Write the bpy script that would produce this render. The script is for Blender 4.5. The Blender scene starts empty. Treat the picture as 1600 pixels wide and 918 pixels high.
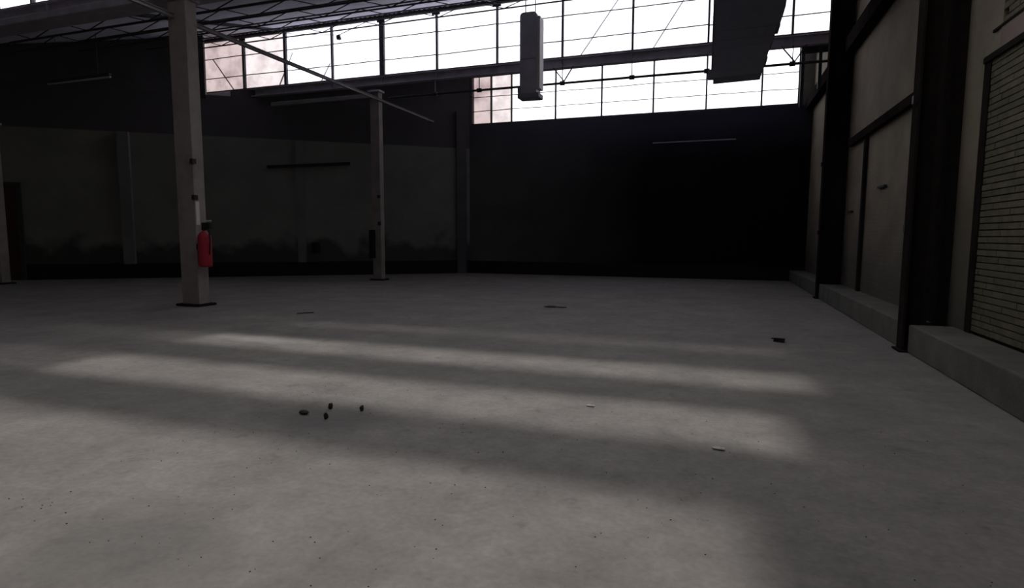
import bpy, math, random
from mathutils import Vector, Matrix
random.seed(4)
S = bpy.context.scene
COL = S.collection

# ------------------------------------------------------------------ camera
H = 1.5
F = 914.0
CX, CY = 800.0, 459.0
vy = Vector((1119 - CX, CY - 370, -F)).normalized()
vx = -Vector((-1846 - CX, CY - 360, -F))
vx = (vx - vy * vx.dot(vy)).normalized()
vz = vx.cross(vy)
R3 = Matrix((vx, vy, vz))
cam_d = bpy.data.cameras.new('camera')
cam_d.sensor_width = 36.0
cam_d.lens = F / 1600 * 36
cam_d.clip_start = 0.05
cam = bpy.data.objects.new('camera', cam_d)
COL.objects.link(cam)
cam.matrix_world = Matrix.Translation((0, 0, H)) @ R3.to_4x4()
S.camera = cam

# ------------------------------------------------------------------ light
SUN_DIR = Vector((-0.16, -0.12, -1.0)).normalized()      # travel direction of the hazy sun
SKY = 3.3
SUN_E = 3.1
S.view_settings.view_transform = 'Standard'
S.view_settings.look = 'None'
S.view_settings.gamma = 1
S.view_settings.use_curve_mapping = False
S.view_settings.exposure = 0.0

w = bpy.data.worlds.new('overcast_sky')
S.world = w
w.use_nodes = True
nt = w.node_tree
nt.nodes.clear()
o = nt.nodes.new('ShaderNodeOutputWorld')
b = nt.nodes.new('ShaderNodeBackground')
b.inputs[0].default_value = (0.97, 0.97, 1.0, 1)
b.inputs[1].default_value = SKY
nt.links.new(b.outputs[0], o.inputs[0])

sd = bpy.data.lights.new('hazy_sun', 'SUN')
sd.energy = SUN_E
sd.angle = math.radians(3.0)
sd.color = (1.0, 0.965, 0.93)
sun = bpy.data.objects.new('hazy_sun', sd)
COL.objects.link(sun)
sun.location = (0, 0, 30)
sun.rotation_euler = SUN_DIR.to_track_quat('-Z', 'Y').to_euler()


def portal(x0, x1, y, z0, z1):
    d = bpy.data.lights.new('sky_portal', 'AREA')
    d.shape = 'RECTANGLE'
    d.size = x1 - x0
    d.size_y = z1 - z0
    d.cycles.is_portal = True
    p = bpy.data.objects.new('sky_portal', d)
    COL.objects.link(p)
    p.location = ((x0 + x1) / 2, y, (z0 + z1) / 2)
    p.rotation_euler = (math.radians(-90), 0, 0)         # faces into the hall (-Y)


# ------------------------------------------------------------------ dimensions
XR = 2.90            # right wall face
XP = 2.42            # plinth face
YC = [1.89, 9.66, 17.43]   # glazing planes
YB = 22.12           # back wall face
ZV = 6.73            # valley / glazing sill
ZT = 8.62            # glazing top
SL = (ZT - ZV) / 7.77
XL = -27.0
LW = lambda x: 22.12 + (x + 9.5) * 0.742     # left wall line, y as function of x
roofz = lambda y, y0: ZV + 0.02 + (y - y0) * SL

portal(-24, XR, YC[1] + .12, ZV, ZT)
portal(-18.3, XR, YC[2] + .12, ZV, ZT)
portal(-9.4, 2.45, YB + .12, 5.93, 7.8)
portal(-24, XR, YC[0] + .12, ZV, ZT)


# ------------------------------------------------------------------ materials
def mat(name, col, rough=0.8, metal=0.0, noise=0.0, nscale=3.0, dirt=None, dirt_amt=0.5,
        dscale=0.6, bump=0.0, bscale=40.0, rnd=0.0, spec=0.3):
    m = bpy.data.materials.new(name)
    m.use_nodes = True
    n = m.node_tree.nodes
    l = m.node_tree.links
    p = n['Principled BSDF']
    p.inputs['Roughness'].default_value = rough
    p.inputs['Metallic'].default_value = metal
    p.inputs['Specular IOR Level'].default_value = spec
    geo = n.new('ShaderNodeNewGeometry')
    out = None
    rgb = n.new('ShaderNodeRGB')
    rgb.outputs[0].default_value = (*col, 1)
    out = rgb.outputs[0]
    if noise:
        t = n.new('ShaderNodeTexNoise')
        t.inputs['Scale'].default_value = nscale
        t.inputs['Detail'].default_value = 8
        t.inputs['Roughness'].default_value = .65
        l.new(geo.outputs['Position'], t.inputs['Vector'])
        mr = n.new('ShaderNodeMapRange')
        mr.inputs[1].default_value = .3
        mr.inputs[2].default_value = .7
        mr.inputs[3].default_value = 1 - noise
        mr.inputs[4].default_value = 1 + noise
        l.new(t.outputs['Fac'], mr.inputs[0])
        v = n.new('ShaderNodeVectorMath')
        v.operation = 'SCALE'
        l.new(out, v.inputs[0])
        l.new(mr.outputs[0], v.inputs['Scale'])
        out = v.outputs[0]
    if rnd:
        oi = n.new('ShaderNodeObjectInfo')
        mr = n.new('ShaderNodeMapRange')
        mr.inputs[3].default_value = 1 - rnd
        mr.inputs[4].default_value = 1 + rnd
        l.new(oi.outputs['Random'], mr.inputs[0])
        v = n.new('ShaderNodeVectorMath')
        v.operation = 'SCALE'
        l.new(out, v.inputs[0])
        l.new(mr.outputs[0], v.inputs['Scale'])
        out = v.outputs[0]
    if dirt:
        t = n.new('ShaderNodeTexNoise')
        t.inputs['Scale'].default_value = dscale
        t.inputs['Detail'].default_value = 7
        t.inputs['Roughness'].default_value = .62
        l.new(geo.outputs['Position'], t.inputs['Vector'])
        mr = n.new('ShaderNodeMapRange')
        mr.inputs[1].default_value = .48
        mr.inputs[2].default_value = .68
        mr.inputs[4].default_value = dirt_amt
        l.new(t.outputs['Fac'], mr.inputs[0])
        mx = n.new('ShaderNodeMix')
        mx.data_type = 'RGBA'
        l.new(mr.outputs[0], mx.inputs[0])
        l.new(out, mx.inputs[6])
        mx.inputs[7].default_value = (*dirt, 1)
        out = mx.outputs[2]
    m['_n'] = 1
    l.new(out, p.inputs['Base Color'])
    if bump:
        t = n.new('ShaderNodeTexNoise')
        t.inputs['Scale'].default_value = bscale
        t.inputs['Detail'].default_value = 6
        l.new(geo.outputs['Position'], t.inputs['Vector'])
        bp = n.new('ShaderNodeBump')
        bp.inputs['Strength'].default_value = bump
        bp.inputs['Distance'].default_value = .02
        l.new(t.outputs['Fac'], bp.inputs['Height'])
        l.new(bp.outputs[0], p.inputs['Normal'])
    return m


def base_link(m):
    p = m.node_tree.nodes['Principled BSDF']
    return p, p.inputs['Base Color'].links[0].from_socket


def blend(m, col, fac_builder):
    """mixes col over the present base colour with the factor that fac_builder returns"""
    n = m.node_tree.nodes
    l = m.node_tree.links
    p, s = base_link(m)
    mx = n.new('ShaderNodeMix')
    mx.data_type = 'RGBA'
    l.new(fac_builder(n, l), mx.inputs[0])
    l.new(s, mx.inputs[6])
    mx.inputs[7].default_value = (*col, 1)
    l.new(mx.outputs[2], p.inputs['Base Color'])


def axis_fac(axis, a, bb, nscale=1.0, namp=1.0, mul=1.0):
    """0 at a, 1 at bb along a world axis, edge broken up by noise"""
    def f(n, l):
        g = n.new('ShaderNodeNewGeometry')
        s = n.new('ShaderNodeSeparateXYZ')
        l.new(g.outputs['Position'], s.inputs[0])
        t = n.new('ShaderNodeTexNoise')
        t.inputs['Scale'].default_value = nscale
        t.inputs['Detail'].default_value = 6
        l.new(g.outputs['Position'], t.inputs['Vector'])
        ma = n.new('ShaderNodeMath')
        ma.operation = 'MULTIPLY_ADD'
        ma.inputs[1].default_value = namp * 2
        ma.inputs[2].default_value = -namp
        l.new(t.outputs['Fac'], ma.inputs[0])
        ad = n.new('ShaderNodeMath')
        ad.operation = 'ADD'
        l.new(s.outputs[axis], ad.inputs[0])
        l.new(ma.outputs[0], ad.inputs[1])
        mr = n.new('ShaderNodeMapRange')
        mr.inputs[1].default_value = a
        mr.inputs[2].default_value = bb
        mr.inputs[4].default_value = mul
        l.new(ad.outputs[0], mr.inputs[0])
        return mr.outputs[0]
    return f


def spot_fac(c, r, mul=1.0, sx=1.0, sy=1.0):
    """an irregular patch round the point c"""
    def f(n, l):
        g = n.new('ShaderNodeNewGeometry')
        t = n.new('ShaderNodeTexNoise')
        t.inputs['Scale'].default_value = 2.5
        t.inputs['Detail'].default_value = 5
        l.new(g.outputs['Position'], t.inputs['Vector'])
        v = n.new('ShaderNodeVectorMath')
        v.operation = 'SUBTRACT'
        l.new(g.outputs['Position'], v.inputs[0])
        v.inputs[1].default_value = c
        v2 = n.new('ShaderNodeVectorMath')
        v2.operation = 'MULTIPLY'
        l.new(v.outputs[0], v2.inputs[0])
        v2.inputs[1].default_value = (1 / sx, 1 / sy, 1)
        le = n.new('ShaderNodeVectorMath')
        le.operation = 'LENGTH'
        l.new(v2.outputs[0], le.inputs[0])
        ma = n.new('ShaderNodeMath')
        ma.operation = 'MULTIPLY_ADD'
        ma.inputs[1].default_value = r
        l.new(t.outputs['Fac'], ma.inputs[0])
        l.new(le.outputs['Value'], ma.inputs[2])
        mr = n.new('ShaderNodeMapRange')
        mr.inputs[1].default_value = r * .7
        mr.inputs[2].default_value = r * 1.5
        mr.inputs[3].default_value = mul
        mr.inputs[4].default_value = 0
        mr.interpolation_type = 'SMOOTHSTEP'
        l.new(ma.outputs[0], mr.inputs[0])
        return mr.outputs[0]
    return f


M = {}
M['floor'] = mat('worn_concrete_floor', (.188, .175, .162), .78, noise=.2, nscale=1.3,
                 dirt=(.15, .14, .13), dirt_amt=.55, dscale=.45, bump=.6, bscale=11, spec=.25)
M['wall_pale'] = mat('grimy_plaster', (.125, .12, .105), .9, noise=.25, nscale=1.2,
                     dirt=(.05, .045, .038), dirt_amt=.6, dscale=.7, bump=.15, bscale=9)
M['wall_left'] = mat('grimy_left_plaster', (.20, .20, .178), .9, noise=.16, nscale=.9, bump=.12, bscale=9)
M['wall_dark'] = mat('soot_dark_paint', (.095, .088, .095), .9, noise=.2, nscale=1.0, bump=.1)
M['wall_black'] = mat('back_wall_paint', (.10, .10, .098), .92, noise=.15, nscale=.8)
M['plinth'] = mat('plinth_concrete', (.12, .115, .10), .9, noise=.25, nscale=2, dirt=(.05, .048, .04), dirt_amt=.6, bump=.3)
M['dado'] = mat('black_bitumen_dado', (.012, .012, .011), .8, noise=.2)
M['beam'] = mat('grey_painted_steel', (.40, .365, .41), .7, noise=.2, nscale=3)
M['steel'] = mat('dark_steel', (.05, .048, .055), .65, noise=.2, nscale=5)
M['pale_steel'] = mat('pale_painted_steel', (.22, .21, .215), .7, noise=.2, nscale=3)
M['column'] = mat('cream_grey_column_paint', (.275, .238, .222), .8, noise=.15, nscale=2.5,
                  dirt=(.17, .145, .13), dirt_amt=.6, dscale=1.8, bump=.15)
M['roof'] = mat('pale_corrugated_sheet', (.66, .66, .74), .75, noise=.12, nscale=.9, dirt=(.45, .45, .48), dirt_amt=.4, dscale=.8)
M['roof_edge'] = mat('weathered_roof_sheet', (.2, .2, .22), .8, noise=.2)
M['brick'] = mat('dusty_ochre_brick', (.115, .103, .068), .9, noise=.22, nscale=7, rnd=.12, bump=.5, bscale=60)
M['mortar'] = mat('dark_recessed_mortar', (.045, .04, .03), .95, noise=.2, nscale=20)
M['black'] = mat('black_rubber', (.012, .012, .012), .6)
M['pilaster'] = mat('dark_brown_steel_post', (.024, .020, .018), .85, noise=.25, nscale=4, spec=0)
M['lintel'] = mat('reddish_concrete_lintel', (.20, .155, .14), .9, noise=.2, nscale=2)
M['scrap'] = mat('brown_board_scrap', (.075, .07, .065), .9)
M['pilaster_grey'] = mat('grey_pilaster_plaster', (.18, .172, .175), .9, noise=.15, nscale=1.5)
M['red'] = mat('red_enamel', (.34, .02, .035), .45, noise=.08, nscale=8)
M['white'] = mat('dusty_white', (.6, .58, .56), .6)
M['rust'] = mat('rust_red_door_paint', (.06, .022, .016), .8, noise=.4, nscale=2.0)
M['duct'] = mat('grey_duct_sheet', (.5, .5, .58), .6, metal=.0, noise=.15, nscale=3)
M['duct_dark'] = mat('dark_blue_grey_sheet', (.30, .30, .37), .7, noise=.1, nscale=3)
M['rubble'] = mat('dark_rubble', (.03, .027, .024), .9, noise=.3, nscale=30)
M['chip'] = mat('pale_plaster_chip', (.34, .325, .31), .9, noise=.2, nscale=40)

def mottle(m, scale, lo, hi, detail=4, a=.35, b=.65):
    n = m.node_tree.nodes
    l = m.node_tree.links
    p, s = base_link(m)
    g = n.new('ShaderNodeNewGeometry')
    t = n.new('ShaderNodeTexNoise')
    t.inputs['Scale'].default_value = scale
    t.inputs['Detail'].default_value = detail
    l.new(g.outputs['Position'], t.inputs['Vector'])
    mr = n.new('ShaderNodeMapRange')
    mr.inputs[1].default_value = a
    mr.inputs[2].default_value = b
    mr.inputs[3].default_value = lo
    mr.inputs[4].default_value = hi
    l.new(t.outputs['Fac'], mr.inputs[0])
    v = n.new('ShaderNodeVectorMath')
    v.operation = 'SCALE'
    l.new(s, v.inputs[0])
    l.new(mr.outputs[0], v.inputs['Scale'])
    l.new(v.outputs[0], p.inputs['Base Color'])


mottle(M['floor'], 7, .93, 1.06)
mottle(M['floor'], 26, .92, 1.08)
mottle(M['floor'], 5.2, .82, 1.0, 6, .27, .38)
# stains and paint, with other lighter, darker and bluer areas
blend(M['floor'], (.10, .094, .087), spot_fac((-3.05, 3.95, 0), .62, .75, 1.5, .8))
blend(M['floor'], (.13, .122, .113), spot_fac((-2.6, 1.9, 0), .5, .5, 1.6, 1))  # darker patch on the near floor
blend(M['floor'], (.36, .345, .33), spot_fac((-6.2, 6.75, 0), .55, .5, 2.2, .6))  # paler patch, longer along X
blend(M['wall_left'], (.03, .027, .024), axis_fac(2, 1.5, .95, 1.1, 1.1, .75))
blend(M['wall_left'], (.09, .083, .09), axis_fac(2, 4.98, 5.02, 2, .015))
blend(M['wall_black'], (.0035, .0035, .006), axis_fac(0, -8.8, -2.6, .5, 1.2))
blend(M['wall_black'], (.05, .05, .078), axis_fac(2, 4.3, 5.5, 1, .3, .6))  # bluer tone towards the top of the back wall
blend(M['wall_pale'], (.04, .037, .034), axis_fac(2, 2.2, .2, .9, 1.4, .7))


def brick_paint():
    """painted brickwork too far off for its courses to be picked apart"""
    m = mat('painted_brickwork', (.225, .195, .143), .9, noise=.22, nscale=1.1, dirt=(.22, .14, .115), dirt_amt=.45, dscale=.9)
    n = m.node_tree.nodes
    l = m.node_tree.links
    g = n.new('ShaderNodeNewGeometry')
    s = n.new('ShaderNodeSeparateXYZ')
    l.new(g.outputs['Position'], s.inputs[0])
    c = n.new('ShaderNodeCombineXYZ')
    l.new(s.outputs[1], c.inputs[0])
    l.new(s.outputs[2], c.inputs[1])
    t = n.new('ShaderNodeTexBrick')
    t.inputs['Scale'].default_value = 1
    t.inputs['Brick Width'].default_value = .25
    t.inputs['Row Height'].default_value = .08
    t.inputs['Mortar Size'].default_value = .01
    l.new(c.outputs[0], t.inputs['Vector'])
    bp = n.new('ShaderNodeBump')
    bp.invert = True
    bp.inputs['Strength'].default_value = .6
    bp.inputs['Distance'].default_value = .015
    l.new(t.outputs['Fac'], bp.inputs['Height'])
    l.new(bp.outputs[0], n['Principled BSDF'].inputs['Normal'])
    return m


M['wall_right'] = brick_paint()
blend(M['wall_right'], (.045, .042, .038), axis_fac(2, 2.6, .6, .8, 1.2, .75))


def pane_mat(name, clear, dirty, amt, haze):
    m = bpy.data.materials.new(name)
    m.use_nodes = True
    n = m.node_tree.nodes
    l = m.node_tree.links
    n.remove(n['Principled BSDF'])
    g = n.new('ShaderNodeNewGeometry')
    t = n.new('ShaderNodeTexNoise')
    t.inputs['Scale'].default_value = 1.7
    t.inputs['Detail'].default_value = 7
    l.new(g.outputs['Position'], t.inputs['Vector'])
    mr = n.new('ShaderNodeMapRange')
    mr.inputs[1].default_value = .42
    mr.inputs[2].default_value = .68
    mr.inputs[4].default_value = amt
    l.new(t.outputs['Fac'], mr.inputs[0])
    mx = n.new('ShaderNodeMix')
    mx.data_type = 'RGBA'
    l.new(mr.outputs[0], mx.inputs[0])
    mx.inputs[6].default_value = (*clear, 1)
    mx.inputs[7].default_value = (*dirty, 1)
    tr = n.new('ShaderNodeBsdfTransparent')
    l.new(mx.outputs[2], tr.inputs[0])
    tl = n.new('ShaderNodeBsdfTranslucent')
    l.new(mx.outputs[2], tl.inputs[0])
    ms = n.new('ShaderNodeMixShader')
    ms.inputs[0].default_value = haze
    l.new(tr.outputs[0], ms.inputs[1])
    l.new(tl.outputs[0], ms.inputs[2])
    gl = n.new('ShaderNodeBsdfGlossy')
    gl.inputs['Roughness'].default_value = .2
    m2 = n.new('ShaderNodeMixShader')
    m2.inputs[0].default_value = .04
    l.new(ms.outputs[0], m2.inputs[1])
    l.new(gl.outputs[0], m2.inputs[2])
    l.new(m2.outputs[0], n['Material Output'].inputs[0])
    return m


M['pane'] = pane_mat('dusty_wired_glass', (.88, .88, .9), (.7, .68, .7), .8, .12)
M['pane_dirty'] = pane_mat('brown_stained_glass', (.50, .45, .44), (.36, .31, .31), .8, .05)
M['pane_tinted'] = pane_mat('faintly_stained_glass', (.60, .57, .565), (.47, .43, .425), .8, .05)
M['added_skylight'] = pane_mat('added_band_skylight', (.85, .85, .85), (.6, .6, .6), .6, .05)  # panes of the added roof openings that shape the sun on the floor
M['added_skylight_dim'] = pane_mat('added_band_skylight_dim', (.42, .42, .42), (.3, .3, .3), .6, .05)  # less clear, so the added openings cast fainter floor bands
M['added_skylight_dimmest'] = pane_mat('added_band_skylight_dimmest', (.24, .24, .24), (.14, .14, .14), .6, .05)  # dimmest, fades the bands out at their left ends


# ------------------------------------------------------------------ mesh helpers
class MB:
    def __init__(s):
        s.v = []
        s.f = []

    def quadbox(s, c8):
        i = len(s.v)
        s.v += [Vector(p) for p in c8]
        s.f += [[i + k for k in q] for q in ((0, 3, 2, 1), (4, 5, 6, 7), (0, 1, 5, 4), (1, 2, 6, 5), (2, 3, 7, 6), (3, 0, 4, 7))]
        return s

    def box(s, x0, x1, y0, y1, z0, z1):
        return s.quadbox([(x0, y0, z0), (x1, y0, z0), (x1, y1, z0), (x0, y1, z0),
                          (x0, y0, z1), (x1, y0, z1), (x1, y1, z1), (x0, y1, z1)])

    def bar(s, a, bb, wd, ht=None, up=(0, 0, 1)):
        a = Vector(a)
        bb = Vector(bb)
        ht = ht or wd
        d = (bb - a).normalized()
        u = Vector(up)
        if abs(d.dot(u)) > .98:
            u = Vector((1, 0, 0))
        r = d.cross(u).normalized()
        u = r.cross(d)
        r = r * wd / 2
        u = u * ht / 2
        return s.quadbox([a - r - u, a + r - u, bb + r - u, bb - r - u, a - r + u, a + r + u, bb + r + u, bb - r + u])

    def tube(s, a, bb, rad, n=12, rad2=None):
        a = Vector(a)
        bb = Vector(bb)
        rad2 = rad if rad2 is None else rad2
        d = (bb - a).normalized()
        u = Vector((0, 0, 1)) if abs(d.z) < .95 else Vector((1, 0, 0))
        r = d.cross(u).normalized()
        u = r.cross(d)
        i = len(s.v)
        for k in range(n):
            t = 2 * math.pi * k / n
            s.v.append(a + (r * math.cos(t) + u * math.sin(t)) * rad)
            s.v.append(bb + (r * math.cos(t) + u * math.sin(t)) * rad2)
        for k in range(n):
            j = (k + 1) % n
            s.f.append([i + 2 * k, i + 2 * k + 1, i + 2 * j + 1, i + 2 * j])
        s.f.append([i + 2 * k for k in range(n)])
        s.f.append([i + 2 * k + 1 for k in reversed(range(n))])
        return s

    def lathe(s, c, prof, n=20):
        c = Vector(c)
        i = len(s.v)
        for r, z in prof:
            for k in range(n):
                t = 2 * math.pi * k / n
                s.v.append(c + Vector((r * math.cos(t), r * math.sin(t), z)))
        m = len(prof)
        for q in range(m - 1):
            for k in range(n):
                j = (k + 1) % n
                s.f.append([i + q * n + k, i + q * n + j, i + (q + 1) * n + j, i + (q + 1) * n + k])
        s.f.append([i + k for k in reversed(range(n))])
        s.f.append([i + (m - 1) * n + k for k in range(n)])
        return s

    def prism(s, pts, vec):
        """polygon pts (3d) pushed along vec"""
        i = len(s.v)
        n = len(pts)
        vec = Vector(vec)
        s.v += [Vector(p) for p in pts] + [Vector(p) + vec for p in pts]
        s.f.append(list(reversed([i + k for k in range(n)])))
        s.f.append([i + n + k for k in range(n)])
        for k in range(n):
            j = (k + 1) % n
            s.f.append([i + k, i + j, i + n + j, i + n + k])
        return s

    def lump(s, c, r, sq=(1, 1, .6), seed=0):
        rr = random.Random(seed)
        c = Vector(c)
        i = len(s.v)
        rings, n = 5, 8
        for a in range(1, rings):
            ph = math.pi * a / rings
            for k in range(n):
                t = 2 * math.pi * k / n
                q = r * rr.uniform(.72, 1.2)
                z = math.cos(ph) * sq[2] * q
                s.v.append(c + Vector((math.sin(ph) * math.cos(t) * sq[0] * q, math.sin(ph) * math.sin(t) * sq[1] * q,
                                       max(z, -r * sq[2] * .6) + r * sq[2] * .6)))
        for a in range(rings - 2):
            for k in range(n):
                j = (k + 1) % n
                s.f.append([i + a * n + k, i + (a + 1) * n + k, i + (a + 1) * n + j, i + a * n + j])
        s.f.append([i + k for k in range(n)])
        s.f.append([i + (rings - 2) * n + k for k in reversed(range(n))])
        return s

    def build(s, name, m, parent=None, bevel=0, smooth=False, origin=None):
        off = Vector((0, 0, 0))
        if parent is not None:
            off = Vector(parent['_o'])
        elif origin is not None:
            off = Vector(origin)
        me = bpy.data.meshes.new(name)
        me.from_pydata([v - off for v in s.v], [], s.f)
        me.update()
        me.materials.append(m)
        ob = bpy.data.objects.new(name, me)
        COL.objects.link(ob)
        if parent is not None:
            ob.parent = parent
        else:
            ob.location = off
        ob['_o'] = tuple(off)
        if bevel:
            bv = ob.modifiers.new('bevel', 'BEVEL')
            bv.width = bevel
            bv.segments = 2
            bv.limit_method = 'ANGLE'
        if smooth:
            for p in me.polygons:
                p.use_smooth = True
        return ob


def empty(name, loc):
    e = bpy.data.objects.new(name, None)
    COL.objects.link(e)
    e.location = loc
    e['_o'] = tuple(loc)
    e.empty_display_size = .2
    return e


def tag(ob, label, cat, group=None):
    ob['label'] = label
    ob['category'] = cat
    if group:
        ob['group'] = group
    return ob


def struct(ob):
    ob['kind'] = 'structure'
    return ob


# ------------------------------------------------------------------ floor
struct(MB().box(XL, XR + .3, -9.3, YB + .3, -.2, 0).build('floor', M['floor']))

# ------------------------------------------------------------------ right wall
def gable(x0, x1, y0, y1, z0):
    q = MB().box(x0, x1, y0, y1, z0, z0 + 1)
    for v in q.v[4:]:
        v.z = roofz(v.y, YC[2]) - .01
    return q


q = gable(XR + .06, XR + .36, 17.5, YB + .3, 0)
q.box(XR + .06, XR + .36, -9, 17.5, 0, 9.0)
wr = struct(q.build('wall_right', M['mortar']))
# face of painted brickwork everywhere but the two near panels
PY0, PY1, PZ0, PZ1 = 3.2, 8.36, .40, 3.52
UY0, UY1, UZ0, UZ1 = 3.2, 8.1, 3.84, 8.6
fc = gable(XR, XR + .06, 17.5, YB, .3)
fc.box(XR, XR + .06, PY1, 17.5, .3, 9)
fc.box(XR, XR + .06, -9, PY0, .3, 9)
fc.box(XR, XR + .06, PY0, PY1, UZ1, 9)
fc.box(XR, XR + .06, UY1, PY1, PZ1, UZ1)
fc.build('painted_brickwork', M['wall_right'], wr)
MB().box(XR - .012, XR + .06, PY0, UY1, PZ1 + .06, UZ0 - .03).build('lintel', M['lintel'], wr)
# dark joint round the bricked-up opening
MB().box(XR - .015, XR + .06, PY1 - .06, PY1 + .10, .37, PZ1 + .06).build('door_jamb', M['pilaster'], wr)
MB().box(XR - .03, XR + .06, PY0, PY1 + .10, PZ1 - .01, PZ1 + .06).build('door_head', M['pilaster'], wr)
MB().box(XR - .02, XR + .06, PY0, UY1 + .2, UZ0 - .03, UZ0).build('lintel_joint', M['pilaster'], wr)
# bricks of the near panel, one by one
bm_ = MB().box(-.032, .032, -.118, .118, -.031, .031)
protoB = bm_.build('brick', M['brick'], wr)
nb = 0
rest = MB()
half_cells = []
zc = PZ0 + .035
row = 0
cells = []
while zc < PZ1 - .02:
    y = PY1 - .065 - (.0625 if row % 2 else .0)
    if row % 2:
        cells.append((zc, PY1 - .065 - .03, .055))      # cut brick at the joint
        y = PY1 - .065 - .07
    while y - .236 > PY0:
        cells.append((zc, y - .118, .236))
        y -= .248
    zc += .0745
    row += 1
cells.sort(key=lambda c: -c[1])
for k, (z, y, ln) in enumerate(cells):
    vis = y > 6.62
    xo = XR + .034 + random.uniform(-.003, .003)
    if vis and nb < 290:
        if nb == 0:
            ob = protoB
        else:
            ob = protoB.copy()
            COL.objects.link(ob)
        ob.location = (xo, y, z)
        ob.scale = (1, (ln + .010) / .236, 1)
        ob.rotation_euler = (random.uniform(-.006, .006), 0, random.uniform(-.006, .006))
        nb += 1
    else:
        rest.box(xo - .032, xo + .032, y - ln / 2 - .003, y + ln / 2 + .003, z - .031, z + .031)
r = rest.build('brickwork', M['brick'], wr)
r['kind'] = 'stuff'
up = MB()
zc = UZ0 + .035
row = 0
while zc < UZ1 - .03:
    y = UY1 - (.125 if row % 2 else 0)
    while y - .236 > UY0:
        xo = XR + .034 + random.uniform(-.003, .003)
        up.box(xo - .032, xo + .032, y - .236, y, zc - .031, zc + .031)
        y -= .248
    zc += .0745
    row += 1
r = up.build('upper_brickwork', M['brick'], wr)
r['kind'] = 'stuff'

# plinth in lengths between the posts
struct(MB().box(XP, XR + .02, 9.2, 15.95, 0, .37).build('trim_1', M['plinth'], bevel=.02))
struct(MB().box(XP, XR + .02, -9, 8.86, 0, .37).build('trim_2', M['plinth'], bevel=.02))
struct(MB().box(XP, XR + .02, 16.25, YB, 0, .37).build('trim_3', M['plinth'], bevel=.02))

# ledge with a jamb below it in the middle bay, ring beam along the wall
fr = struct(MB().box(XR - .10, XR + .01, 10.3, 15.6, 3.58, 3.74).build('trim_4', M['pilaster']))
MB().box(XR - .06, XR + .01, 14.0, 14.16, .37, 3.58).build('jamb', M['pilaster'], fr)
MB().box(XR - .05, XR, 15.1, 15.5, 2.06, 2.1).build('bracket', M['black'], fr)
MB().box(XR - .05, XR, 12.4, 12.9, 2.42, 2.46).build('bracket', M['black'], fr)
rb = struct(MB().box(XR - .22, XR + .02, -9, YB, 5.76, 6.1).build('trim_5', M['pilaster']))

# ------------------------------------------------------------------ dark posts against the right wall


def wall_post(y0, y1, x0, x1, zt, label):
    t = tag(empty('wall_post', ((x0 + x1) / 2, (y0 + y1) / 2, 0)), label, 'post', 'dark posts along the right wall')
    s = MB()
    s.box(x0, x0 + .03, y0, y1, 0, zt).box(x1 - .03, x1, y0, y1, 0, zt).box(x0 + .03, x1 - .03, (y0 + y1) / 2 - .012, (y0 + y1) / 2 + .012, 0, zt)
    s.build('shaft', M['pilaster'], t)
    MB().box(x0 - .04, x1 + .02, y0 - .05, y1 + .05, 0, .025).build('base_plate', M['pilaster'], t)
    for z in (1.62, 3.25):
        MB().box(x0 - .05, x0, y0 + .02, y0 + .09, z - .05, z + .05).build('bracket', M['black'], t)
    return t


wall_post(8.88, 9.12, 2.36, 2.62, 7.2, 'near black steel H-post on the right wall beside the brick panel')
wall_post(15.97, 16.23, 2.38, 2.88, 8.2, 'farther black steel post on the right wall near the back corner')
t = tag(MB().box(XR - .13, XR, 9.05, 9.85, .37, 9.0).build('pilaster', M['pilaster'], origin=(XR - .06, 9.5, .37)),
        'broad dark pilaster standing on the plinth just right of the near black post', 'pilaster')

# ------------------------------------------------------------------ back wall
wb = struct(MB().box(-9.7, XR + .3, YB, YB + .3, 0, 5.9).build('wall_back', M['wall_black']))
MB().box(-9.9, -9.42, YB, YB + .3, 5.9, 8.2).build('pier', M['wall_dark'], wb)
MB().box(2.45, XR + .3, YB, YB + .3, 5.9, 8.2).build('pier', M['wall_pale'], wb)
struct(MB().box(-9.5, XR, YB - .03, YB, 0, .5).build('baseboard_back', M['dado']))

# ------------------------------------------------------------------ left wall (splayed)


def lw_seg(x0, x1, z0, z1, th=.3, out=0.0):
    """box along the splayed wall line; out = how far proud of it"""
    a = Vector((x0, LW(x0), 0))
    c = Vector((x1, LW(x1), 0))
    d = (c - a).normalized()
    n = Vector((-d.y, d.x, 0))          # away from the hall
    a1, c1 = a - n * out, c - n * out
    a2, c2 = a + n * th, c + n * th
    q = lambda p, z: (p.x, p.y, z)
    return MB().quadbox([q(a1, z0), q(c1, z0), q(c2, z0), q(a2, z0), q(a1, z1), q(c1, z1), q(c2, z1), q(a2, z1)])


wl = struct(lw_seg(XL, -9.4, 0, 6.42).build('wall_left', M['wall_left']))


def lw_slope(x0, x1, z0, yv):
    q = lw_seg(x0, x1, z0, z0 + 1)
    for v in q.v[4:]:
        v.z = max(z0 + .05, roofz(v.y, yv) - .01)
    return q


lw_slope(-16.5, -9.4, 6.42, YC[2]).build('upper_wall', M['wall_dark'], wl)
lw_slope(-22.9, -17.15, 6.42, YC[1]).build('upper_wall', M['wall_dark'], wl)
lw_seg(XL, -22.9, 6.42, 7.5).build('upper_wall', M['wall_dark'], wl)
# short return wall up to the end of the glazing
xa = -17.3
MB().prism([(xa, LW(xa), 6.3), (xa + .25, LW(xa) + .02, 6.3), (-18.3, 17.55, 6.3), (-18.6, 17.5, 6.3)], (0, 0, 2.4)).build('return_wall', M['wall_dark'], wl)
# closing wall left of the glazing
MB().box(XL, -18.35, 17.4, 17.6, 6.0, 8.8).build('end_wall', M['wall_dark'], wl)
struct(lw_seg(XL, -9.5, 0, .52, th=.05, out=.04).build('baseboard_left', M['dado']))

# pilasters on the left wall


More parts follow.
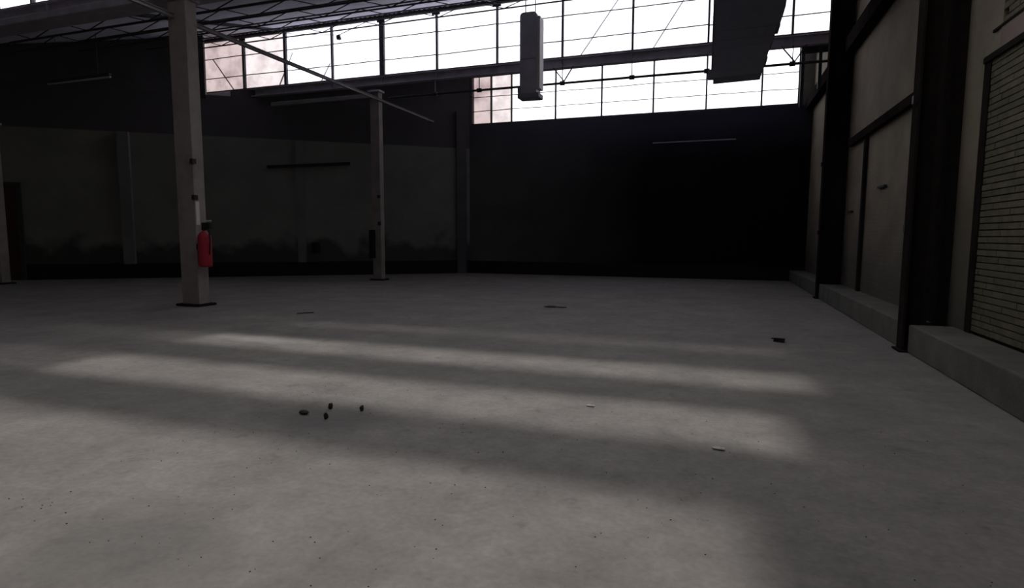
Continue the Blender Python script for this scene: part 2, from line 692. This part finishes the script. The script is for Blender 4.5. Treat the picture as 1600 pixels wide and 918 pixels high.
def left_pilaster(x, wd, out, z1, m, label, cat='pilaster', z0=0.0):
    dx = wd / math.hypot(1, .742)
    ob = lw_seg(x, x + dx, z0, z1, th=.0, out=out)
    return tag(ob.build('pilaster', m, origin=(x, LW(x), z0)), label, cat, 'pilasters on the left wall')


left_pilaster(-19.35, .34, .2, 4.98, M['pilaster_grey'], 'pale pilaster on the far left wall, left of the near column', z0=.5)
left_pilaster(-14.82, .3, .07, 4.97, M['pilaster_grey'], 'low-relief grey pilaster on the left wall between the two columns', z0=.5)
left_pilaster(-9.95, .4, .12, 6.4, M['wall_dark'], 'dark pilaster in the far corner where the left wall ends')

# rust-red door at the far left
dr = struct(lw_seg(-22.6, -21.75, 0, 3.1, th=0, out=.07).build('door_1', M['rust']))
lw_seg(-22.7, -22.6, 0, 3.2, th=0, out=.1).build('door_frame', M['steel'], dr)
lw_seg(-21.75, -21.65, 0, 3.2, th=0, out=.1).build('door_frame', M['steel'], dr)
lw_seg(-22.7, -21.65, 3.1, 3.2, th=0, out=.1).build('door_frame', M['steel'], dr)
# wall behind the camera
struct(MB().box(XL, XR + .3, -9.3, -9, 0, 9).build('wall_near', M['wall_pale']))
struct(MB().box(XL - .3, XL, -9.3, 9.5, 0, 9).build('wall_west', M['wall_pale']))


# ------------------------------------------------------------------ glazing


def glazing(name, y, x0, xs, x1, z0, zs, z1, thick, dirty_x):
    """xs: mullion positions, zs: transom heights"""
    win = struct(empty(name, ((x0 + x1) / 2, y, z0)))
    edges = [x0] + [x for x in xs if x0 < x < x1] + [x1]
    zz = [z0] + zs + [z1]
    for x in edges:
        wd = thick.get(round(x, 1), .055)
        MB().box(x - wd / 2, x + wd / 2, y - .05, y + .05, z0, z1).build('mullion', M['steel'], win)
    for z in (z0, z1):
        MB().box(x0, x1, y - .045, y + .045, z - .035, z + .035).build('frame_rail', M['steel'], win)
    for i in range(len(edges) - 1):
        a, c = edges[i], edges[i + 1]
        if i % 3 != 2 or a < dirty_x:
            pass
        for z in zs:
            dz = random.uniform(-.015, .015)
            MB().bar((a, y, z + dz), (c, y, z - dz), .03, .022).build('transom', M['steel'], win)
        for j in range(len(zz) - 1):
            g = M['pane_dirty'] if c <= dirty_x + .01 and not (j == 0 and i % 2) else M['pane']
            if g is M['pane'] and a - .01 <= dirty_x:
                g = M['pane_tinted']
            MB().box(a, c, y + .02, y + .026, zz[j], zz[j + 1]).build('pane', g, win)
    return win


MX = [-22.9, -20.5, -18.3, -16.31, -14.48, -12.54, -10.6, -8.6, -6.55, -4.49, -2.44, -.39, 1.7]
glazing('window_1', YC[1], -24.0, [-22.2, -20.1, -18.1, -16.3, -15.05, -13.3, -11.2, -9.2, -7.1, -5, -2.9, -.8, 1.2], XR, ZV + .02, [7.35, 7.98], ZT, {}, -99)
w2 = glazing('window_2', YC[2], -18.3, MX, XR - .05, ZV + .02, [7.25, 7.95], ZT,
             {-10.6: .17, -14.5: .1, -16.3: .08, -12.5: .06}, -16.0)
glazing('window_3', YB + .1, -9.42, [-8.6, -7.75, -5.97, -4.2, -2.32, -.5, 1.3], 2.45, 5.94, [6.46, 7.0], 7.9,
        {-7.8: .05, -6.0: .05}, -7.8)
glazing('window_4', YC[0], -24.0, [-20, -16, -12, -8, -4, 0], XR, ZV + .02, [7.35, 7.98], ZT, {}, -99)

# thin diagonal braces outside the middle window
for a, c in (((-1.9, 6.8), (-.75, 8.55)), ((-4.0, 6.8), (-2.7, 8.55)), ((-16.95, 6.8), (-17.9, 8.0)), ((-14.3, 7.9), (-14.9, 6.85)), ((-12.75, 7.4), (-13.15, 6.8))):
    MB().bar((a[0], YC[2] + .16, a[1]), (c[0], YC[2] + .16, c[1]), .03, .03, (0, 1, 0)).build('diagonal_brace', M['steel'], w2)
# head plates of the mullions
for x in (-16.31, -10.6, -8.6, -6.55):
    MB().box(x - .14, x + .14, YC[2] - .07, YC[2] - .05, ZT - .18, ZT - .03).build('gusset_plate', M['steel'], w2)

# ------------------------------------------------------------------ valley beams
for k, (y, xl) in enumerate(((YC[2], -18.4), (YC[1], -24.0), (YC[0], -24.0))):
    s = MB().box(xl, XR, y - .11, y + .11, 6.70, 6.73).box(xl, XR, y - .11, y + .11, 6.46, 6.49).box(xl, XR, y - .015, y + .015, 6.49, 6.70)
    vb = struct(s.build('trim_%d' % (6 + k), M['beam']))
    for x in [v for v in MX if v > xl]:
        MB().box(x - .01, x + .01, y - .1, y + .1, 6.49, 6.70).build('stiffener', M['beam'], vb)
# gutter lining hung below the near valley, seen as the dark band at top left
struct(MB().box(-24, XR, YC[1] - .25, YC[1] + .3, 6.3, 6.46).build('trim_9', M['beam'], bevel=.02))

# ------------------------------------------------------------------ roof
ce = struct(empty('ceiling', (-10, 5, ZV)))


def sheet(x0, x1, y0, y1, yv, m, name='roof_sheet', pitch=.18, amp=.02):
    """corrugated sheet running up the slope"""
    s = MB()
    n = max(2, int((x1 - x0) / (pitch / 4)))
    for k in range(n + 1):
        x = x0 + (x1 - x0) * k / n
        dz = amp * math.sin(2 * math.pi * x / pitch)
        for y in (y0, y1):
            s.v.append(Vector((x, y, roofz(y, yv) + .03 + dz)))
    for k in range(n):
        s.f.append([2 * k, 2 * k + 2, 2 * k + 3, 2 * k + 1])
    ob = s.build(name, m, ce)
    so = ob.modifiers.new('solid', 'SOLIDIFY')
    so.thickness = .008
    return ob


# middle bay, the one seen from below
xs = [-24.0, -22, -20.2] + [v for v in MX if v >= -18.3] + [XR]
for i in range(len(xs) - 1):
    for (a, c) in ((YC[1] + .05, YC[1] + 4.0), (YC[1] + 3.9, YC[2] + .12)):
        sheet(xs[i] - .03, xs[i + 1] + .03, a, c, YC[1], M['roof'])
# back bay
for i in range(3, len(xs) - 1):
    sheet(xs[i] - .03, xs[i + 1] + .03, YC[2] + .05, YB + .25, YC[2], M['roof'])


# bay above the camera and the one behind: opaque sheets with unseen skylights, added for the floor light bands
def up_to_roof(x, y, yv):
    """from a floor point back along the sun ray to the roof slope; returns x, y there"""
    t = 7.0
    for _ in range(20):
        yy = y - SUN_DIR.y / -SUN_DIR.z * t
        t = roofz(yy, yv)
    return x - SUN_DIR.x / -SUN_DIR.z * t, yy


bands = [(8.0, 8.65, -8.6, .9), (6.2, 6.95, -10.2, .95), (4.35, 5.28, -11, .55)]  # floor light bands that the added openings are cut to cast
near = [(1.0, 3.35, -11.5, .2)]
cuts = []
for (ya, yb, xa_, xb_) in bands + near:
    x0, y0 = up_to_roof(xa_, ya, YC[0])
    x1, y1 = up_to_roof(xb_, yb, YC[0])
    cuts.append((y0, y1, x0, x1, YC[0]))


def bay_with_added_skylights(yv, yend, cc):
    cc = sorted([c for c in cc if c[1] > yv + .1 and c[0] < yend])
    y = yv + .05
    for (y0, y1, x0, x1, _) in cc:
        y0 = max(y0, yv + .06)
        flat(XL, XR, y, y0, yv)
        flat(XL, x0, y0, y1, yv)
        flat(x1, XR, y0, y1, yv)
        k = max(1, round(x1 - x0))
        for q in range(k):
            left = k - 1 - q
            g = M['added_skylight_dimmest'] if left >= k - 2 else M['added_skylight_dim'] if left >= k * .66 or y1 > 8.6 else M['added_skylight']  # panes dim leftwards so the floor bands fade
            flat(x0 + (x1 - x0) * q / k, x0 + (x1 - x0) * (q + 1) / k, y0, y1, yv, g, 'added_skylight_sheet')
        y = y1
    flat(XL, XR, y, yend, yv)


def flat(x0, x1, y0, y1, yv, m=None, name='roof_sheet'):
    z0, z1 = roofz(y0, yv) + .03, roofz(y1, yv) + .03
    MB().quadbox([(x0, y0, z0), (x1, y0, z0), (x1, y1, z1), (x0, y1, z1),
                  (x0, y0, z0 + .02), (x1, y0, z0 + .02), (x1, y1, z1 + .02), (x0, y1, z1 + .02)]).build(name, m or M['roof_edge'], ce)


bay_with_added_skylights(YC[0], YC[1] + .12, cuts)
bay_with_added_skylights(-5.88, YC[0] + .12, [])
flat(XL, XR, -9.3, -5.83, -13.65)

# ------------------------------------------------------------------ lattice purlins under the middle bay
def lattice(y, yv, x0, x1, label, step=1.02, dep=.34, first=None):
    z1 = roofz(y, yv) - .12
    z0 = z1 - dep
    t = tag(empty('lattice_purlin', (x0, y, z0)), label, 'purlin', 'lattice purlins under the sheet roof')
    MB().box(x0, x1, y - .02, y + .02, z1 - .03, z1).build('top_chord', M['steel'], t)
    MB().box(x0, x1, y - .02, y + .02, z0, z0 + .03).build('bottom_chord', M['steel'], t)
    n = int((x1 - x0) / step)
    for k in range(n):
        xa_ = x0 + k * step
        if k % 2:
            MB().bar((xa_, y, z0 + .02), (xa_ + step, y, z1 - .02), .02).build('web_bar', M['steel'], t)
        else:
            MB().bar((xa_, y, z1 - .02), (xa_ + step, y, z0 + .02), .02).build('web_bar', M['steel'], t)
    return t


names = ['lattice purlin nearest the window head in the middle roof bay',
         'second lattice purlin back from the middle window head',
         'third lattice purlin back from the middle window head',
         'fourth lattice purlin back, over the near column',
         'lowest lattice purlin, close above the near gutter beam']
for k, y in enumerate((16.2, 14.9, 13.6, 12.3, 11.0)):
    lattice(y, YC[1], -20.3 if y < 13 else -19.2 if y < 14 else -17.9 if y < 15.5 else -17.1, XR, names[k])
# ridge angle along the window head
struct(MB().box(-18.4, XR, YC[2] - .14, YC[2] - .06, ZT - .12, ZT + .02).build('trim_10', M['steel']))
# rafters
for k, x in enumerate((-14.48, -6.55, -2.44, 1.7)):
    n = ['leftmost', 'second', 'third', 'rightmost'][k]
    a, c = (x, YC[1] + .1, roofz(YC[1] + .1, YC[1]) - .05), (x, YC[2] - .1 if x > -16 else 15.4, 0)
    c = (c[0], c[1], roofz(c[1], YC[1]) - .05)
    tag(MB().bar(a, c, .06, .10).build('rafter', M['steel'], origin=a),
        'dark steel rafter under the pale roof sheets, %s one of the row' % n, 'rafter', 'rafters of the middle bay')

# ------------------------------------------------------------------ tie beams and pipes
tb = MB().box(-10.64, -10.56, 3.0, LW(-10.6) - .2, 5.97, 5.98).box(-10.64, -10.56, 3.0, LW(-10.6) - .2, 5.90, 5.91).box(-10.61, -10.59, 3.0, LW(-10.6) - .2, 5.91, 5.97)
tag(tb.build('tie_beam', M['pale_steel'], origin=(-10.6, 12, 5.88)), 'long pale tie beam running from the near column to the far one and on to the back corner', 'beam')
cb = MB().box(-14.9, -10.85, 17.1, 17.24, 6.0, 6.14)
tag(cb.build('cross_beam', M['pale_steel'], origin=(-12.8, 17.17, 6.0), bevel=.01), 'short pale cross beam reaching left from the top of the far column', 'beam')

sp = tag(empty('service_pipe', (-2, 17.3, 6.0)), 'thin dark pipe hung under the grey gutter beam across the windows', 'pipe')
MB().tube((-10.3, 17.3, 6.0), (XR - .02, 17.3, 6.0), .035).build('pipe', M['steel'], sp)
MB().tube((-7.4, 17.2, 6.36), (XR - .1, 17.2, 6.38), .012, 6).build('cable', M['steel'], sp)
for x in (-8.62, -7.1, -4.45, -2.42, -.4, 1.72):
    MB().bar((x, 17.3, 6.0), (x, 17.3, 6.46), .035, .02).build('hanger', M['steel'], sp)
    MB().tube((x - .07, 17.3, 6.0), (x + .07, 17.3, 6.0), .062, 10).build('clamp', M['steel'], sp)
for x in (-4.45, 1.72):
    MB().bar((x - .28, 17.3, 6.46), (x + .05, 17.3, 6.05), .03).build('stay', M['steel'], sp)
    MB().bar((x + .32, 17.3, 6.46), (x + .05, 17.3, 6.05), .03).build('stay', M['steel'], sp)

# small steel frame in the corner between window and right wall
cf = tag(empty('corner_frame', (2.5, 17.5, 5.6)), 'small dark steel frame under the gutter beam at the right wall', 'frame')
MB().box(2.0, 2.08, 17.9, 17.98, 5.0, 6.5).build('post', M['steel'], cf)
MB().box(2.35, 2.43, 17.4, 17.48, 5.35, 6.46).build('post', M['steel'], cf)
MB().box(1.95, XR, 17.5, 17.6, 6.3, 6.46).build('rail', M['steel'], cf)

# wall pipes / lamp tubes
tag(MB().tube((-2.28, YB - .1, 4.86), (.53, YB - .1, 4.86), .022, 8).build('wall_tube', M['pale_steel'], origin=(-.9, YB - .1, 4.86)),
    'thin pale tube fixed high on the black back wall', 'tube')


def on_left(px, d, z):
    x = px
    y = LW(x)
    n = Vector((.596, -.803, 0))
    return Vector((x, y, z)) + n * d


a, c = Vector((-20.6, 13.5, 6.35)), Vector((-17.55, 13.3, 6.27))
lf = tag(empty('strip_light', (a + c) / 2), 'slim pale strip lamp hanging before the dark upper left wall', 'lamp')
MB().tube(a, c, .03, 8).build('lamp_tube', M['white'], lf)
MB().box(-20.5, -17.7, 13.36, 13.46, 6.36, 6.42).build('housing', M['wall_dark'], lf)
for x in (-20, -18.2):
    MB().bar((x, 13.4, 6.4), (x, 13.4, roofz(13.4, YC[1])), .012).build('suspension_rod', M['steel'], lf)

a, c = on_left(-15.6, .12, 3.98), on_left(-13.25, .12, 4.22)
db = tag(empty('wall_bar', (a + c) / 2), 'dark tilted bar bracketed high on the left wall between the columns', 'bar')
MB().bar(a, c, .07, .1).build('bar', M['black'], db)
for q in (.15, .85):
    p = a.lerp(c, q)
    MB().bar(p, p + Vector((-.596, .803, 0)) * .13, .04).build('bracket', M['black'], db)

p = on_left(-14.3, .16, 1.05)
jb = tag(empty('junction_box', p), 'small black box low on the left wall between the columns', 'box')
MB().box(p.x - .1, p.x + .1, p.y - .1, p.y + .1, p.z - .2, p.z + .2).build('case', M['black'], jb, bevel=.02)
MB().box(p.x - .1, p.x + .1, p.y - .115, p.y - .1, p.z - .16, p.z + .16).build('lid', M['black'], jb)


# ------------------------------------------------------------------ columns
def column(x0, x1, y0, y1, zt, label, m=None):
    t = tag(empty('column', ((x0 + x1) / 2, (y0 + y1) / 2, 0)), label, 'column')
    MB().box(x0, x1, y0, y1, .04, zt).build('shaft', m or M['column'], t, bevel=.015)
    MB().box(x0 - .09, x1 + .09, y0 - .09, y1 + .09, 0, .05).build('base_plate', M['pilaster'], t, bevel=.01)
    MB().box(x0 - .05, x1 + .05, y0 - .05, y1 + .05, zt, zt + .06).build('cap', M['beam'], t)
    return t


c1 = column(-10.75, -10.28, 9.45, 9.73, 6.24, 'near cream column carrying the red fire extinguisher')
for z in (3.02, 2.28):
    MB().box(-10.30, -10.23, 9.40, 9.50, z - .05, z + .05).build('bracket', M['black'], c1)
MB().box(-10.279, -10.270, 9.47, 9.56, 1.72, 2.2).build('paper_strip', M['white'], c1)
c2 = column(-10.95, -10.62, 17.18, 17.42, 6.2, 'far pale column under the middle window')
MB().box(-10.69, -10.61, 17.1, 17.19, 1.85, 1.97).build('bracket', M['black'], c2)
MB().box(-10.69, -10.61, 17.1, 17.19, 2.75, 2.85).build('bracket', M['black'], c2)
MB().box(-10.99, -10.83, 17.02, 17.17, .75, 1.7).build('cable_box', M['black'], c2, bevel=.01)
column(-20.63, -20.35, 11.6, 11.85, 4.75, 'slim cream column at the far left edge of the hall')

# fire extinguisher on the near column
ex = tag(empty('fire_extinguisher', (-10.12, 9.42, .78)), 'big red fire extinguisher with black head hung on the near cream column', 'extinguisher')
cxx, cyy = -10.11, 9.5
MB().lathe((cxx, cyy, .84), [(.11, 0), (.13, .015), (.135, .05), (.135, .58), (.125, .65), (.09, .71), (.045, .74), (.035, .77)]).build('cylinder', M['red'], ex, smooth=True)
MB().lathe((cxx, cyy, 1.60), [(.035, 0), (.05, .01), (.05, .09), (.03, .1)]).build('valve', M['black'], ex)
MB().box(cxx - .02, cxx + .19, cyy - .05, cyy + .03, 1.64, 1.76).build('handle', M['black'], ex, bevel=.01)
MB().box(cxx - .02, cxx + .20, cyy - .03, cyy + .01, 1.79, 1.81).build('squeeze_lever', M['white'], ex)
hp = [(cxx + .05, cyy, 1.68), (cxx + .15, cyy - .02, 1.6), (cxx + .17, cyy - .02, 1.4), (cxx + .15, cyy - .03, 1.1)]
s = MB()
for k in range(3):
    s.tube(hp[k], hp[k + 1], .016, 8)
s.build('hose', M['black'], ex)
MB().box(-10.279, -10.22, 9.44, 9.56, 1.2, 1.32).build('wall_hook', M['black'], ex)

# ------------------------------------------------------------------ hanging ducts
dk = tag(empty('hanging_duct', (-4.9, 15.5, 5.2)), 'narrow grey sheet-metal duct hanging before the middle window', 'duct', 'hanging ducts')
def rounded(x0, x1, z0, z1, y, r=.12):
    pts = [(x0, y, z0), (x1, y, z0)]
    for k in range(6):
        t = math.pi / 2 * k / 5
        pts.append((x1 - r + r * math.cos(t), y, z1 - r + r * math.sin(t)))
    for k in range(6):
        t = math.pi / 2 * k / 5
        pts.append((x0 + r - r * math.sin(t), y, z1 - r + r * math.cos(t)))
    return pts
MB().prism(rounded(-5.15, -4.68, 5.28, 7.42, 15.4, .1), (0, .42, 0)).build('casing', M['duct'], dk, bevel=.012)
MB().box(-4.68, -4.60, 15.44, 15.80, 5.45, 7.3).build('pale_side_strip', M['white'], dk)  # pale colour paints the window light on this side of the duct
MB().box(-5.2, -4.6, 15.36, 15.8, 5.20, 5.33).build('bottom_collar', M['duct_dark'], dk, bevel=.02)
MB().box(-5.2, -5.12, 15.38, 15.6, 5.34, 5.5).build('corner_tab', M['duct_dark'], dk)
for x in (-5.05, -4.78):
    MB().bar((x, 15.6, 7.38), (x, 15.6, roofz(15.6, YC[1]) + .02), .02).build('hanger_rod', M['steel'], dk)
MB().box(-5.12, -4.7, 15.392, 15.4, 6.2, 6.23).build('seam', M['duct_dark'], dk)

d2 = tag(empty('hanging_duct', (.4, 14.0, 5.0)), 'wide dark ribbed duct hanging down beside the right wall', 'duct', 'hanging ducts')
prof = [(5.0, .80), (5.16, .83), (5.3, .85), (5.32, .89), (5.5, .93), (5.62, .95), (5.64, .99), (5.78, 1.01), (5.95, 1.05), (5.97, 1.11), (6.1, 1.15), (6.3, 1.17), (6.32, 1.21), (6.6, 1.24), (7.0, 1.3), (7.75, 1.34)]
s = MB().prism([(-.19, 14.0, 5.0 - .02)] + [(x, 14.0, z) for z, x in prof] + [(-.19, 14.0, 7.75)], (0, .55, 0))
s.build('casing', M['duct_dark'], d2)
for z, x in prof[1:-1:2]:
    MB().box(-.2, x + .015, 13.985, 14.56, z - .015, z + .015).build('stiffening_rib', M['duct_dark'], d2)
MB().box(-.235, -.19, 13.99, 14.3, 5.15, 7.7).build('pale_side_strip', M['pale_steel'], d2)
MB().box(-.3, -.1, 14.05, 14.25, 5.0, 5.18).build('corner_tab', M['duct_dark'], d2)

# ------------------------------------------------------------------ loose wire and lamp hook under the roof
lh = tag(empty('lamp_hook', (-11.9, 16.9, 8.0)), 'small hook on two thin wires under the roof left of the far column', 'hook')
MB().bar((-14.2, 17.0, 8.35), (-11.9, 16.9, 8.02), .014).build('wire', M['steel'], lh)
MB().bar((-10.8, 17.1, 8.45), (-11.9, 16.9, 8.02), .018).build('wire', M['steel'], lh)
MB().lump((-11.9, 16.9, 7.88), .09, (1, 1, 1.2), 3).build('hook', M['black'], lh)

# ------------------------------------------------------------------ bits on the floor
bits = [((-3.24, 3.98), .034, (1.5, .9, .6), 'dark chunk at the left end of the cluster on the damp stain'),
        ((-3.12, 4.18), .028, (.7, .8, 1.3), 'dark upright chunk at the back of the cluster on the damp stain'),
        ((-2.98, 3.93), .028, (.6, .8, 1.4), 'dark chunk at the front of the cluster on the damp stain'),
        ((-2.83, 4.22), .027, (.7, .8, 1.2), 'dark chunk at the right end of the cluster on the damp stain')]
for k, ((x, y), r, sq, lb) in enumerate(bits):
    tag(MB().lump((x, y, 0), r, sq, k + 5).build('rubble_chunk', M['rubble'], origin=(x, y, 0)), lb, 'debris', 'dark rubble on the damp stain')
x, y = .93, 9.1
ws = tag(empty('debris_wedge', (x, y, 0)), 'black wedge-shaped scrap lying on the floor before the right wall', 'debris')
MB().prism([(x - .10, y + .02, 0), (x + .04, y - .05, 0), (x + .05, y + .04, 0)], (.01, 0, .06)).build('scrap', M['black'], ws)
MB().bar((x - .13, y, .05), (x + .03, y, .05), .018).build('stick', M['black'], ws)
x, y = -3.17, 11.96
tag(MB().lump((x - .09, y, 0), .11, (1.5, .6, .25), 21).lump((x + .12, y, 0), .09, (1.3, .6, .2), 22).build('scrap_board', M['scrap'], origin=(x, y, 0)),
    'flat dark scrap lying in the middle of the far floor', 'debris')
tag(MB().bar((-7.58, 9.2, .01), (-7.36, 9.42, .01), .016).build('stick', M['rubble'], origin=(-7.46, 9.3, 0)),
    'thin dark stick lying on the floor right of the near column', 'debris')
for (x, y, r, lb) in ((-1.0, 5.02, .03, 'small pale chip on the bright strip of floor'), (.07, 4.28, .035, 'pale flake at the right end of the bright strip of floor')):
    tag(MB().lump((x, y, 0), r, (1.5, .7, .4), 31).build('plaster_chip', M['chip'], origin=(x, y, 0)), lb, 'debris')
g = MB()
rr = random.Random(9)
for k in range(240):
    y = 1.9 + rr.random() ** 1.6 * 3.2
    x = rr.uniform(-3.8, 1.6)
    q = rr.uniform(.002, .0045)
    g.prism([(x, y, 0), (x + q * 2, y + q * .4, 0), (x + q, y + q * 1.6, 0)], (0, 0, q * .9))
gs = tag(g.build('grit', M['rubble']), 'fine grit scattered over the near concrete floor', 'grit')
gs['kind'] = 'stuff'

for ob in bpy.data.objects:
    if '_o' in ob:
        del ob['_o']
for m in bpy.data.materials:
    if '_n' in m:
        del m['_n']
